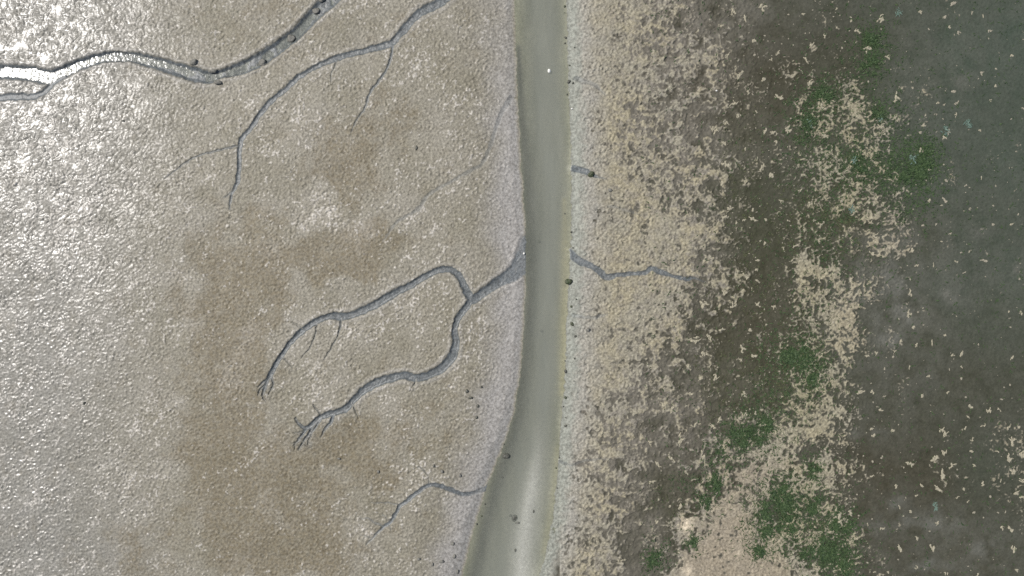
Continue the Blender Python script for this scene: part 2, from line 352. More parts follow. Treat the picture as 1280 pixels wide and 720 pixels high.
# ------------------------------------------------------------------ masks for the material
silt = sst(1.06, 0.78, creek_u) * (creek_w > .8)
silt = np.clip(np.maximum(silt * np.clip(creek_w / 2.2, .45, 1), 0), 0, 1)
silt = np.where((creek_id == NAMES.index('faint')) | (creek_id == NAMES.index('rills')), .42 * silt, silt)
silt = np.maximum(silt, .55 * blobs([(384,550,15,12,1),(334,488,9,9,1)])(X, Y) * (0.6 + .5 * g3))
shelf = sst(-2, 2, dr) * sst(24, 7, dr + 5 * gn(X / 8, Y / 8, 151))
bed = inb
dark = right * (1 - crust * 1.0) * sst(10, 24, dr)
dry = np.clip(.35 * dry + .85 * specks, 0, 1)
A1 = np.stack([brown, dry, bank, silt], -1)
worn = sst(-.15, .40, fbm(wx, wy, 10, 181, 4, .65) + .35 * gn(X / 3.2, Y / 3.2, 183)) * crust_zone * sst(10, 60, dr) * (1 - .6 * pink_p.clip(0, 1)) * sst(1000, 880, X)
A2 = np.stack([dark, crust * right * (1 - (.55 + .3 * sst(.9, .5, pale_p)) * worn), np.clip(grey_p, 0, 1), np.clip(teal_p, 0, 1.2)], -1)
A3 = np.stack([gmask * right, np.clip(olive, 0, 1), np.clip(pink_p, 0, 1) , np.clip(puff, 0, 1)], -1)
A4 = np.stack([bed, np.clip(palebar, 0, 1), np.clip(yellow, 0, 1), shelf], -1)
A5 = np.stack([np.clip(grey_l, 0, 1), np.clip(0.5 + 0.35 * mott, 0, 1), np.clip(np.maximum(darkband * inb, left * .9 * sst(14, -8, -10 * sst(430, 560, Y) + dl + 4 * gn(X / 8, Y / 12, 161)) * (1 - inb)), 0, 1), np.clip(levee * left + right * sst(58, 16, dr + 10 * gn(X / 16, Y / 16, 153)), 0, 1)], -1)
ATTR = {'flat_a': A1, 'flat_b': A2, 'flat_c': A3, 'flat_d': A4, 'flat_e': A5}

# ------------------------------------------------------------------ node helpers
class NT:
    def __init__(s, name):
        s.m = bpy.data.materials.new(name); s.m.use_nodes = True
        s.t = s.m.node_tree; s.n = s.t.nodes; s.l = s.t.links
        s.b = s.n['Principled BSDF']; s.out = s.n['Material Output']
    def put(s, sock, v):
        if hasattr(v, 'is_output'): s.l.new(v, sock)
        else: sock.default_value = v
    def attr(s, name):
        a = s.n.new('ShaderNodeAttribute'); a.attribute_name = name
        sep = s.n.new('ShaderNodeSeparateColor'); s.l.new(a.outputs['Color'], sep.inputs[0])
        return [sep.outputs[0], sep.outputs[1], sep.outputs[2], a.outputs['Alpha']]
    def mix(s, f, a, b, mode='MIX'):
        m = s.n.new('ShaderNodeMix'); m.data_type = 'RGBA'; m.blend_type = mode
        s.put(m.inputs[0], f); s.put(m.inputs[6], a); s.put(m.inputs[7], b); return m.outputs[2]
    def math(s, op, a, b=0.0, c=None, clamp=False):
        m = s.n.new('ShaderNodeMath'); m.operation = op; m.use_clamp = clamp
        s.put(m.inputs[0], a); s.put(m.inputs[1], b)
        if c is not None: s.put(m.inputs[2], c)
        return m.outputs[0]
    def sep_x(s, v):
        x = s.n.new('ShaderNodeSeparateXYZ'); s.put(x.inputs[0], v); return x.outputs[0]
    def pos(s):
        return s.n.new('ShaderNodeNewGeometry').outputs['Position']
    def noise(s, vec, scale, detail=3, rough=.5):
        t = s.n.new('ShaderNodeTexNoise'); s.put(t.inputs['Vector'], vec)
        t.inputs['Scale'].default_value = scale; t.inputs['Detail'].default_value = detail; t.inputs['Roughness'].default_value = rough
        return t.outputs['Fac']
    def ramp(s, f, lo, hi):
        r = s.n.new('ShaderNodeMapRange'); s.put(r.inputs[0], f)
        r.inputs[1].default_value = lo; r.inputs[2].default_value = hi
        return r.outputs[0]
    def bump(s, h, strength, dist):
        b = s.n.new('ShaderNodeBump'); s.put(b.inputs['Height'], h)
        b.inputs['Strength'].default_value = strength; b.inputs['Distance'].default_value = dist
        return b.outputs[0]
    def scaled(s, vec, sx, sy, sz=1):
        m = s.n.new('ShaderNodeMapping'); s.put(m.inputs[0], vec); m.inputs['Scale'].default_value = (sx, sy, sz); return m.outputs[0]


def c4(r, g, b): return (r, g, b, 1.0)


def ground_material():
    t = NT('tidal mud')
    br, dry_, bank_, silt_ = t.attr('flat_a')
    dk, cr, gy, tl = t.attr('flat_b')
    gr, ol, pk, pf = t.attr('flat_c')
    bd, pb, yl, sh = t.attr('flat_d')
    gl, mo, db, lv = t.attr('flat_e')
    p = t.pos()
    nf = t.noise(p, 6.5, 4, .7)       # decimetre speckle
    nm = t.noise(p, 2.2, 4, .6)
    nl = t.noise(p, .35, 4, .6)
    # left flat
    c = t.mix(t.ramp(nl, .35, .65), c4(.190, .174, .128), c4(.234, .217, .174))
    c = t.mix(t.math('MULTIPLY', gl, .7), c, c4(.188, .183, .162))
    c = t.mix(t.math('MULTIPLY', br, t.ramp(nm, .1, .5)), c, c4(.146, .121, .074))
    c = t.mix(t.math('MULTIPLY', dry_, .75), c, c4(.52, .49, .44))
    c = t.mix(t.math('MULTIPLY', bank_, .7), c, c4(.300, .290, .280))
    c = t.mix(t.math('MULTIPLY', lv, .35), c, c4(.36, .345, .32))
    # right flat: crust, mud, weed
    crc = t.mix(t.ramp(nl, .4, .6), c4(.275, .245, .166), c4(.25, .231, .174))
    crc = t.mix(t.math('MULTIPLY', pk, .8), crc, c4(.258, .218, .160))
    crc = t.mix(pf, crc, c4(.50, .43, .32))
    crc = t.mix(t.math('MULTIPLY', ol, .55), crc, c4(.205, .190, .115))
    rt = t.math('GREATER_THAN', t.sep_x(p), 2.6)
    c = t.mix(rt, c, t.mix(t.ramp(nm, .3, .7), c4(.135, .122, .100), c4(.20, .183, .152)))
    crc = t.mix(t.math('MULTIPLY', lv, .7), crc, c4(.285, .275, .245))
    c = t.mix(cr, c, crc)
    mud = t.mix(t.ramp(nm, .3, .7), c4(.036, .033, .020), c4(.062, .057, .039))
    mud = t.mix(t.math('MULTIPLY', tl, .8), mud, c4(.052, .070, .053))
    mud = t.mix(t.math('MULTIPLY', ol, .45), mud, c4(.045, .047, .022))
    gcol = t.mix(t.ramp(t.sep_x(p), 11., 20.), c4(.168, .154, .127), c4(.112, .112, .094))
    mud = t.mix(t.math('MULTIPLY', gy, t.ramp(mo, .2, .62)), mud, gcol)
    mud = t.mix(t.math('MULTIPLY', gr, .85), mud, c4(.026, .040, .018))
    c = t.mix(dk, c, mud)
    c = t.mix(t.math('MULTIPLY', sh, .9), c, c4(.235, .245, .208))
    # creek floors and channel bed
    c = t.mix(t.math('MULTIPLY', silt_, .88), c, t.mix(t.ramp(nm, .3, .7), c4(.084, .098, .105), c4(.118, .132, .139)))
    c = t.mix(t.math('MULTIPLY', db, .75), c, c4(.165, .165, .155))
    bed_c = t.mix(t.ramp(t.noise(t.scaled(p, 1, .18), 1.6, 4, .6), .3, .7), c4(.185, .19, .15), c4(.29, .288, .24))
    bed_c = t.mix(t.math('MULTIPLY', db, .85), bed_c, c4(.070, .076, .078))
    bed_c = t.mix(pb, bed_c, c4(.47, .468, .462))
    bed_c = t.mix(t.math('MULTIPLY', yl, .4), bed_c, c4(.37, .335, .20))
    c = t.mix(bd, c, bed_c)
    # speckle of the material itself
    sp = t.ramp(nf, .36, .64)
    c = t.mix(t.math('SUBTRACT', 1.0, t.math('MULTIPLY', t.math('MAXIMUM', dk, bd), .6)), c, t.mix(sp, c4(.66, .65, .63), c4(1.34, 1.34, 1.33)), 'MULTIPLY')
    t.put(t.b.inputs['Base Color'], c)
    r = t.math('MULTIPLY_ADD', nm, .20, .50)
    r = t.math('SUBTRACT', r, t.math('MULTIPLY', silt_, .20))
    r = t.math('ADD', r, t.math('MULTIPLY', cr, .06))
    r = t.math('ADD', r, t.math('MULTIPLY', dk, .08))
    t.put(t.b.inputs['Roughness'], r)
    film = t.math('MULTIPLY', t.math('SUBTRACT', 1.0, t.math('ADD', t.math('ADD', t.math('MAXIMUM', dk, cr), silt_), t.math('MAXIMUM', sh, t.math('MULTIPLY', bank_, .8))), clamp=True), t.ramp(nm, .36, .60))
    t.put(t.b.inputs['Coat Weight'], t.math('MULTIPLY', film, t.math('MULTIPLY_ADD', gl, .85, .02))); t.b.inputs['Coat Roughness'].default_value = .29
    t.put(t.b.inputs['Specular IOR Level'], t.math('SUBTRACT', .42, t.math('MULTIPLY', dk, .34)))
    t.put(t.b.inputs['Normal'], t.bump(t.noise(p, 14, 4, .7), .5, .03))
    return t.m


def water_material(name, base, turb, rough, ripple, bumpy=.1):
    t = NT(name)
    a = t.n.new('ShaderNodeAttribute'); a.attribute_name = 'depth'
    p = t.pos()
    alpha = t.math('SUBTRACT', 1.0, t.math('POWER', 2.718, t.math('MULTIPLY', a.outputs['Fac'], -turb)), clamp=True)
    dif = t.n.new('ShaderNodeBsdfDiffuse')
    t.put(dif.inputs[0], t.mix(t.ramp(t.noise(t.scaled(p, 1, .25), .8, 3), .3, .7), c4(*base), c4(*[v * 1.12 for v in base])))
    tr = t.n.new('ShaderNodeBsdfTransparent'); tr.inputs[0].default_value = c4(.93, .94, .90)
    m1 = t.n.new('ShaderNodeMixShader'); t.put(m1.inputs[0], alpha); t.l.new(tr.outputs[0], m1.inputs[1]); t.l.new(dif.outputs[0], m1.inputs[2])
    gl = t.n.new('ShaderNodeBsdfGlossy'); gl.inputs['Roughness'].default_value = rough
    nb = t.bump(t.noise(p, ripple, 2, .5), bumpy, .03)
    t.put(gl.inputs['Normal'], nb)
    fr = t.n.new('ShaderNodeFresnel'); fr.inputs[0].default_value = 1.33
    m2 = t.n.new('ShaderNodeMixShader'); t.l.new(fr.outputs[0], m2.inputs[0]); t.l.new(m1.outputs[0], m2.inputs[1]); t.l.new(gl.outputs[0], m2.inputs[2])
    t.l.new(m2.outputs[0], t.out.inputs[0])
    return t.m


def simple_material(name, c1, c2, scale=20, rough=.6, spec=.4, bump=.02):
    t = NT(name); p = t.n.new('ShaderNodeTexCoord').outputs['Object']
    t.put(t.b.inputs['Base Color'], t.mix(t.ramp(t.noise(p, scale, 4, .65), .3, .7), c4(*c1), c4(*c2)))
    t.b.inputs['Roughness'].default_value = rough; t.b.inputs['Specular IOR Level'].default_value = spec
    t.put(t.b.inputs['Normal'], t.bump(t.noise(p, scale * 2.5, 3, .6), .6, bump))
    return t.m


M_GROUND = ground_material()
M_WATER = water_material('turbid channel water', (.232, .242, .207), 4.6, .16, 5)
M_CREEKW = water_material('creek water', (.125, .142, .142), 7.0, .17, 5, .6)

# ------------------------------------------------------------------ mesh building
WX = (X - 640) * F(S); WY = (360 - Y) * F(S)


def tag(o, label=None, cat=None, group=None, kind=None):
    if label: o['label'] = label
    if cat: o['category'] = cat
    if group: o['group'] = group
    if kind: o['kind'] = kind


def mesh_from(name, verts, faces4, mat, attrs=None, smooth=True):
    me = bpy.data.meshes.new(name)
    nv, nf = len(verts), len(faces4); k = faces4.shape[1]
    me.vertices.add(nv); me.vertices.foreach_set('co', np.ascontiguousarray(verts, F).ravel())
    me.loops.add(nf * k); me.loops.foreach_set('vertex_index', np.ascontiguousarray(faces4, np.int32).ravel())
    me.polygons.add(nf); me.polygons.foreach_set('loop_start', np.arange(0, nf * k, k, dtype=np.int32))
    me.polygons.foreach_set('use_smooth', np.full(nf, smooth, bool))
    me.update(calc_edges=True)
    for an, av in (attrs or {}).items():
        if av.ndim == 2:
            a = me.attributes.new(an, 'FLOAT_COLOR', 'POINT'); a.data.foreach_set('color', np.ascontiguousarray(av, F).ravel())
        else:
            a = me.attributes.new(an, 'FLOAT', 'POINT'); a.data.foreach_set('value', np.ascontiguousarray(av, F).ravel())
    me.materials.append(mat)
    o = bpy.data.objects.new(name, me); col.objects.link(o)
    return o


idx = np.arange(NX * NY, dtype=np.int32).reshape(NY, NX)
Q4 = np.stack([idx[1:, :-1], idx[1:, 1:], idx[:-1, 1:], idx[:-1, :-1]], -1)
def cellavg(a): return (a[1:, :-1] + a[1:, 1:] + a[:-1, 1:] + a[:-1, :-1]) * .25


def sub_mesh(name, mask, mat, zz=None, attrs=True, extra=None):
    f = Q4[mask]
    used, inv = np.unique(f, return_inverse=True)
    zz_ = (z if zz is None else zz).ravel()[used]
    v = np.stack([WX.ravel()[used], WY.ravel()[used], zz_], -1)
    at = {k: a.reshape(-1, 4)[used] for k, a in ATTR.items()} if attrs else {}
    for k, a in (extra or {}).items(): at[k] = a.ravel()[used]
    return mesh_from(name, v, inv.reshape(-1, 4), mat, at)


cl_in = cellavg(in_channel.astype(F)) > .5
cu = cellavg(creek_u); cid = creek_id[:-1, :-1]
is_creek = (cu < 0.98) & (cid >= 0) & ~cl_in
cx_ = cellavg(X)
right_c = cellavg(dr) > 0
wobble = cellavg(pale_p) < .17
rest = ~cl_in & ~is_creek
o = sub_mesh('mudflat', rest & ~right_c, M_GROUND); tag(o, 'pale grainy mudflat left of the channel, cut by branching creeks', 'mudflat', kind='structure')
darkzone = right_c & (cellavg(pale_p) < .3) & (cx_ > 820)
o = sub_mesh('sand_flat', rest & right_c & ~darkzone, M_GROUND); tag(o, 'pale crusted sand flat right of the channel', 'sand flat', kind='structure')
o = sub_mesh('dark_mud', rest & darkzone, M_GROUND); tag(o, 'dark wet mud flat on the right, strewn with pale scraps and weed', 'mud', kind='structure')
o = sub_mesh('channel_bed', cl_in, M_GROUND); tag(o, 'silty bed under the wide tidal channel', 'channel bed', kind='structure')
CLAB = {'side': 'shallow side arm rejoining the broad creek at the left edge', 'upper': 'grey bed of the broad upper left creek', 'second': 'narrow creek bed winding down from the top edge, left of the channel',
        'central': 'forked blue grey creek bed joining the channel midway', 'lower': 'thin creek bed at the bottom, left of the channel',
        'faint': 'faint shallow rill left of the channel', 'right': 'short kinked creek bed right of the channel',
        'stub': 'very short creek notch in the right bank', 'rills': 'faint rills in the right bank of the channel'}
for i, nme in enumerate(NAMES):
    mk = is_creek & (cid == i)
    if mk.any():
        o = sub_mesh('creek_bed', mk, M_GROUND); tag(o, CLAB[nme], 'creek bed', kind='structure')
# channel water: level sheet at z = 0 over every place in the channel lying below it
wm = (cellavg(z) < .03) & (cellavg(((dl < 7) & (dr < 7)).astype(F)) > .99)
o = sub_mesh('channel_water', wm, M_WATER, np.zeros_like(z), False, {'depth': np.clip(-z, 0, 1)})
tag(o, 'shallow olive grey water filling the wide channel', 'water', kind='structure')
# upper creek: standing water, its level falling gently towards the right
wl = (0.30 + 0.035 * fbm(X, Y, 90, 111, 2) + 0.03 * n_c) - 0.135 - 0.02 * sst(120, 420, X)
wm = (cu < 1.15) & (cid == 0) & (cellavg(z - wl) < .06)
wl_s = low(lambda x, y: 0.128 - 0.012 * sst(140, 320, x) + 0 * y)
wl_s = wl_s + 0.0 * X
o = sub_mesh('creek_water', wm, M_CREEKW, wl_s, False, {'depth': np.clip(wl_s - z, 0, 1)})
tag(o, 'glinting water in the upper left creek', 'water', kind='structure')


def ground_z(px, py):
    i = np.clip(np.searchsorted(ax, px), 1, NX - 1); j = np.clip(np.searchsorted(ay, py), 1, NY - 1)
    return z[j, i]


def field_at(a, px, py):
    i = np.clip(np.searchsorted(ax, px), 1, NX - 1); j = np.clip(np.searchsorted(ay, py), 1, NY - 1)
    return a[j, i]


# ------------------------------------------------------------------ pale scraps on the dark mud (things)
# (px, py, size px [, kind]) kind: r round, e long, b branched
SCR = """1013,57,9b 972,67,7b 964,76,6b 1007,75,8b 1101,24,12b 1072,39,8b 1149,15,7b 1084,61,10b 1109,71,7b 1119,122,12e 1027,135,11b 974,122,10b 1011,105,9b 984,162,11b 967,166,8b 970,178,6r
1030,170,9e 1100,159,9b 1186,34,5r 1197,41,6b 1237,39,6e 1263,70,7r 1244,87,5r 1226,92,6b 1243,108,5r 1192,115,6r 1238,125,5r 1172,129,4r 1180,131,5e 1195,129,6b 1195,144,6b 1263,149,4r 1278,136,5e
1154,157,6e 1150,166,5r 1185,165,7e 1180,172,7e 1191,5,8e 1214,17,5e 1228,21,5e 1180,22,5r 1160,37,4r 1225,163,4r 1004,18,5r 985,19,4r 1063,27,4r 1045,12,5e 1046,36,6b 1030,46,6b
964,220,9r 1026,186,7r 1152,188,8r 1160,212,6b 1207,232,6r 1161,251,7e 1180,250,8e 1176,257,5r 1204,264,4r 1211,262,4r 1268,238,4e 1226,222,5e 1182,226,5r 1240,281,5e 1264,280,5e 1271,269,4r
1169,281,4r 1187,292,5e 1176,302,5r 1200,316,4r 1166,331,6e 1204,341,5r 1229,326,8e 1194,327,4e 1137,349,4r 1145,332,5e 1139,312,8b 1092,294,9b 1090,317,8b 1067,267,8e 1087,279,7b 1014,255,10b
996,307,8b 979,309,7b 977,252,7b 990,325,6b 1026,281,8b 1000,239,6b 985,276,5r
967,384,6b 1137,365,8e 1135,392,9e 1141,409,5r 1125,426,5e 1164,428,8e 1145,430,7b 1180,420,5b 1195,395,4r 1274,391,6b 1260,389,5r 1264,447,7e 1201,442,7e 1190,444,6e 1201,459,4e 1201,473,4r
1152,494,5r 1211,507,7r 1235,514,8b 1249,512,6e 1184,490,5b 1209,521,6e 1228,532,7b 1206,535,6r 1177,538,8b 1260,534,6e 1100,512,6e 1076,490,10e 1089,490,6r 1089,536,6e 1052,511,6r 1051,522,7r
1115,538,5r 1136,459,5e 1105,460,4e 1084,445,5r 1117,439,6b 1095,442,6e 1081,412,4r 1251,499,4r 1222,430,3r 1160,470,4e 1186,462,3r 1104,495,4e
1092,544,7r 1136,579,11e 1119,606,8b 1167,572,11b 1179,566,9b 1177,592,13e 1189,581,10b 1171,611,10b 1180,542,9b 1215,550,7b 1214,564,5r 1264,554,12b 1245,564,6e 1260,572,12b 1276,569,14b 1266,590,11b
1277,600,10b 1270,615,8b 1279,621,9b 1227,604,7e 1250,600,5e 1217,581,6e 1204,612,5r 1196,621,5e 1209,626,5e 1145,619,5r 1124,634,6e 1138,639,5r 1102,660,6e 1062,641,8e 1066,674,9e 1164,684,9e
1124,685,9e 1145,672,6e 1109,715,6b 1171,654,6b 1251,659,7b 1262,660,9e 1265,686,9e 1270,712,6b 1181,717,7b 1146,709,6b 1090,595,6e 1060,592,5r 1058,623,5e 1049,646,13e 1221,718,6e 1152,607,5r 1092,715,5r
1102,570,4r 1082,594,4e 1061,606,4r 1216,640,4r 1256,640,4r 1084,655,4e 1237,620,4r
872,39,6e 941,52,7r 931,24,9e 955,99,6r 936,117,9b 925,94,11e 909,70,8e 917,130,10b 890,162,8b 902,32,8b 915,15,9e 951,8,13b 956,165,8e 945,140,5e 894,164,10b 906,155,9b 922,145,6r 906,179,8b
907,206,12e 952,210,10e 902,230,8r 910,261,11b 941,262,7r 941,274,10e 946,199,6e 931,187,6b 930,275,6e 920,279,7b 906,272,8e 947,325,6e 945,337,6r 947,351,7e 936,301,4r 956,304,5e 957,275,5r 931,345,9e
879,442,9r 895,471,10b 866,426,14b 879,382,12b 915,384,11b 947,381,8e 937,412,6r 927,435,10b 887,421,9b 902,412,8e 941,445,9b 930,491,11b 875,472,8b 862,492,7e 931,517,10b 922,525,9b 951,530,11b 869,531,11b
899,524,8e 944,515,8b 857,507,6r 840,511,9e 829,507,10b 860,459,9e 925,449,7e 957,406,6r 906,365,8b 939,362,6b 890,532,8e
850,551,15b 879,571,11b 837,572,11b 822,580,9e 857,589,9b 837,633,5r 851,632,9r 815,602,8e 821,652,6r 802,655,7e 777,700,9b 812,552,10b"""
scraps = []
for tok in SCR.split():
    a, b, c_ = tok.split(','); scraps.append((float(a), float(b), float(c_[:-1]), c_[-1]))

M_SCRAP = simple_material('pale shelly sand', (.24, .22, .15), (.39, .355, .265), 16, .7, .3, .03)
M_SCRAP_D = simple_material('dull shelly sand', (.22, .20, .15), (.34, .31, .235), 14, .7, .3, .03)


def patch_mesh(name, px, py, field, half, step, height, mat, seed):
    """a low lump whose outline is field>0, sitting on the ground; closed below by sinking its rim"""
    g = np.arange(-half, half + step, step, dtype=F); n = len(g)
    U, V = np.meshgrid(g, g)
    fv = field(U, V)
    top = height * np.sqrt(np.clip(fv, 0, 1)) * (0.8 + 0.35 * gn((U + px) / 2.1, (V + py) / 2.1, seed)) - 0.014 * (fv <= 0)
    gz = field_at(z, px + U, py + V)
    keepv = fv > -0.02
    keep = (keepv[1:, :-1].astype(int) + keepv[1:, 1:] + keepv[:-1, 1:] + keepv[:-1, :-1]) >= 2
    if not keep.any(): keep[n // 2 - 1:n // 2 + 1, n // 2 - 1:n // 2 + 1] = True
    I = np.arange(n * n).reshape(n, n)
    f = np.stack([I[1:, :-1], I[1:, 1:], I[:-1, 1:], I[:-1, :-1]], -1)[keep]
    used, inv = np.unique(f, return_inverse=True)
    z0 = float(field_at(z, np.array([px]), np.array([py]))[0])
    zz = (gz + top - z0).ravel()[used]
    v = np.stack([U.ravel()[used] * S, -V.ravel()[used] * S, zz], -1)
    o = mesh_from(name, v, inv.reshape(-1, 4), mat)
    o.location = ((px - 640) * S, (360 - py) * S, z0)
    return o


def scrap_field(size, kind, seed):
    r = np.random.default_rng(seed)
    L = []
    th = r.uniform(0, np.pi)
    if kind == 'r':
        L = [(0, 0, size * .38, size * .26, th)]
        for _ in range(2): L.append((r.normal(0, size * .2), r.normal(0, size * .2), size * .26, size * .17, r.uniform(0, 3)))
    elif kind == 'e':
        L = [(0, 0, size * .58, size * .14, th), (r.normal(0, size * .16), r.normal(0, size * .12), size * .35, size * .12, th + r.normal(0, .8)),
             (np.cos(th) * size * .4, np.sin(th) * size * .4, size * .25, size * .13, th + r.normal(0, 1))]
    else:
        L = [(0, 0, size * .30, size * .14, th)]
        for k in range(r.integers(2, 5)):
            a = r.uniform(0, 2 * np.pi); d = size * r.uniform(.22, .42)
            L.append((np.cos(a) * d, np.sin(a) * d, size * r.uniform(.22, .40), size * r.uniform(.07, .115), a + r.normal(0, .6)))
    def fn(u, v):
        u0, v0 = u, v
        u = u + 1.3 * gn(u0 / 3.2 + seed, v0 / 3.2, 3) + .5 * gn(u0 / 1.5 + seed, v0 / 1.5, 7); v = v + 1.3 * gn(u0 / 3.2 + seed, v0 / 3.2, 5) + .5 * gn(u0 / 1.5 + seed, v0 / 1.5, 9)
        f = np.full(np.shape(u), -1.0, F)
        for cx, cy, a, b, t_ in L:
            a = max(a, 1.0); b = max(b, .62)
            p = (u - cx) * np.cos(t_) + (v - cy) * np.sin(t_); q = -(u - cx) * np.sin(t_) + (v - cy) * np.cos(t_)
            f = np.maximum(f, 1 - (p / a) ** 2 - (q / b) ** 2)
        return f
    return fn


KIND_ADJ = {'r': 'rounded', 'e': 'drawn-out', 'b': 'ragged branching'}
def place_words(x, y):
    v = 'top' if y < 180 else 'upper' if y < 360 else 'lower' if y < 540 else 'bottom'
    if x < 960: return 'on mud between crust and weed, %s quarter' % v
    if x < 1130: return 'in the weedy belt, %s quarter' % v
    if x < 1215: return 'on open dark mud, %s quarter' % v
    return 'on dark mud near the right edge, %s quarter' % v
for i, (x, y, s_, k) in enumerate(scraps):
    dull = field_at(teal_p, np.array([x]), np.array([y]))[0] > .7 or s_ < 5
    s2 = s_ * (1.0 if s_ > 7 else .92)
    o = patch_mesh('sand_scrap', x, y, scrap_field(s2, k, i + 100), s2 * .95 + 2, .42, .05 if s_ > 7 else .035, M_SCRAP_D if dull and i % 3 else M_SCRAP, i)
    sz = 'large' if s_ >= 11 else 'small' if s_ >= 6 else 'tiny'
    tag(o, '%s %s pale shelly scrap %s' % (sz, KIND_ADJ[k], place_words(x, y)), 'sand scrap', 'pale shelly scraps strewn over the dark mud')

# the countless smaller grit: one object
def grit():
    V = []; Fc = []
    n = 0; tries = 0
    while n < 1500 and tries < 60000:
        tries += 1
        x = rng.uniform(850, 1340); y = rng.uniform(-50, 770)
        dens = 0.10 + 0.9 * np.exp(-((x - 1010) / 110) ** 2) + .25 * (gn(np.array([x / 40]), np.array([y / 40]), 77)[0] > .1)
        if rng.random() > dens: continue
        r = rng.gamma(2.0, .28) + .3
        if r > 1.9: continue
        gz = float(field_at(z, np.array([x]), np.array([y]))[0])
        k = 6; ang = rng.uniform(0, 6.28); el = rng.uniform(.35, .9)
        base = len(V); h = .012 + .012 * r
        for ring, (rr, hh) in enumerate(((1.15, -.015), (.75, h))):
            for q in range(k):
                a = q / k * 2 * math.pi; w = r * rr * rng.uniform(.7, 1.25)
                u, v = math.cos(a) * w, math.sin(a) * w * el
                V.append(((x + u * math.cos(ang) - v * math.sin(ang) - 640) * S, (360 - y - u * math.sin(ang) - v * math.cos(ang)) * S, gz + hh))
        for q in range(k):
            q2 = (q + 1) % k
            Fc.append((base + q2, base + q, base + k + q, base + k + q2))
        for q in (1, 3):
            Fc.append((base + k, base + k + q + 2 if q == 3 else base + k + 3, base + k + q + 1 if q == 3 else base + k + 2, base + k + q if q == 3 else base + k + 1))
        n += 1
    o = mesh_from('shell_grit', np.array(V, F), np.array(Fc, np.int32), M_SCRAP_D, smooth=False)
    tag(o, 'fine pale shell grit sprinkled over the dark mud', 'shell grit', kind='stuff')
grit()

# ------------------------------------------------------------------ seaweed
def weed_mat(name, a, b):
    t = NT(name); p = t.pos()
    t.put(t.b.inputs['Base Color'], t.mix(t.ramp(t.noise(p, 7, 4, .7), .35, .65), c4(*a), c4(*b)))
    t.b.inputs['Roughness'].default_value = .6; t.b.inputs['Specular IOR Level'].default_value = .3
    return t.m
M_WEED = weed_mat('green weed', (.013, .031, .011), (.068, .106, .040))
M_WEED_Y = weed_mat('olive weed', (.034, .042, .016), (.095, .105, .048))
M_WEED_T = weed_mat('pale blue green sea lettuce', (.10, .16, .125), (.15, .21, .17))


def fronds(pts, r, lmin, lmax, hmin, hmax):
    V = []; Fc = []
    for (x, y, gz) in pts:
        L = r.uniform(lmin, lmax); a = r.uniform(0, 6.283); w = L * r.uniform(.13, .30); h = r.uniform(hmin, hmax)
        ca, sa = math.cos(a), math.sin(a); b = len(V)
        for k, (t, ww, hh) in enumerate(((0, .35, 0), (.38, 1, .75), (.72, .8, 1), (1, .18, .7))):
            cx, cy = x + ca * L * t, y + sa * L * t; tilt = r.uniform(-.3, .3) * w * .5
            for s2 in (-1, 1):
                V.append(((cx - sa * w * ww * s2 * .5), (cy + ca * w * ww * s2 * .5), gz + h * hh + s2 * tilt * .5 + .004))
        for k in range(3):
            Fc.append((b + 2 * k, b + 2 * k + 1, b + 2 * k + 3, b + 2 * k + 2))
    return np.array(V, F), np.array(Fc, np.int32)


def weed_clump(px, py, rad, n, mat, label, seed, group='green seaweed clumps on the dark mud', name='seaweed_clump', cat='seaweed'):
    r = np.random.default_rng(seed); pts = []
    lob = [(r.normal(0, rad * .36), r.normal(0, rad * .42), rad * r.uniform(.35, .6)) for _ in range(5)]
    z0 = float(field_at(z, np.array([px]), np.array([py]))[0])
    while len(pts) < n:
        l = lob[r.integers(0, 5)]
        d = abs(r.normal(0, .55)); a = r.uniform(0, 6.283)
        u = l[0] + math.cos(a) * d * l[2]; v = l[1] + math.sin(a) * d * l[2]
        if gn(np.array([(px + u) / 4.2]), np.array([(py + v) / 4.2]), 201)[0] < -.10: continue
        gz = float(field_at(z, np.array([px + u]), np.array([py + v]))[0]) - z0
        pts.append((u * S, -v * S, gz))
    V, Fc = fronds(pts, r, .08, .26, .015, .10)
    o = mesh_from(name, V, Fc, mat); o.location = ((px - 640) * S, (360 - py) * S, z0)
    tag(o, label, cat, group)
    return o
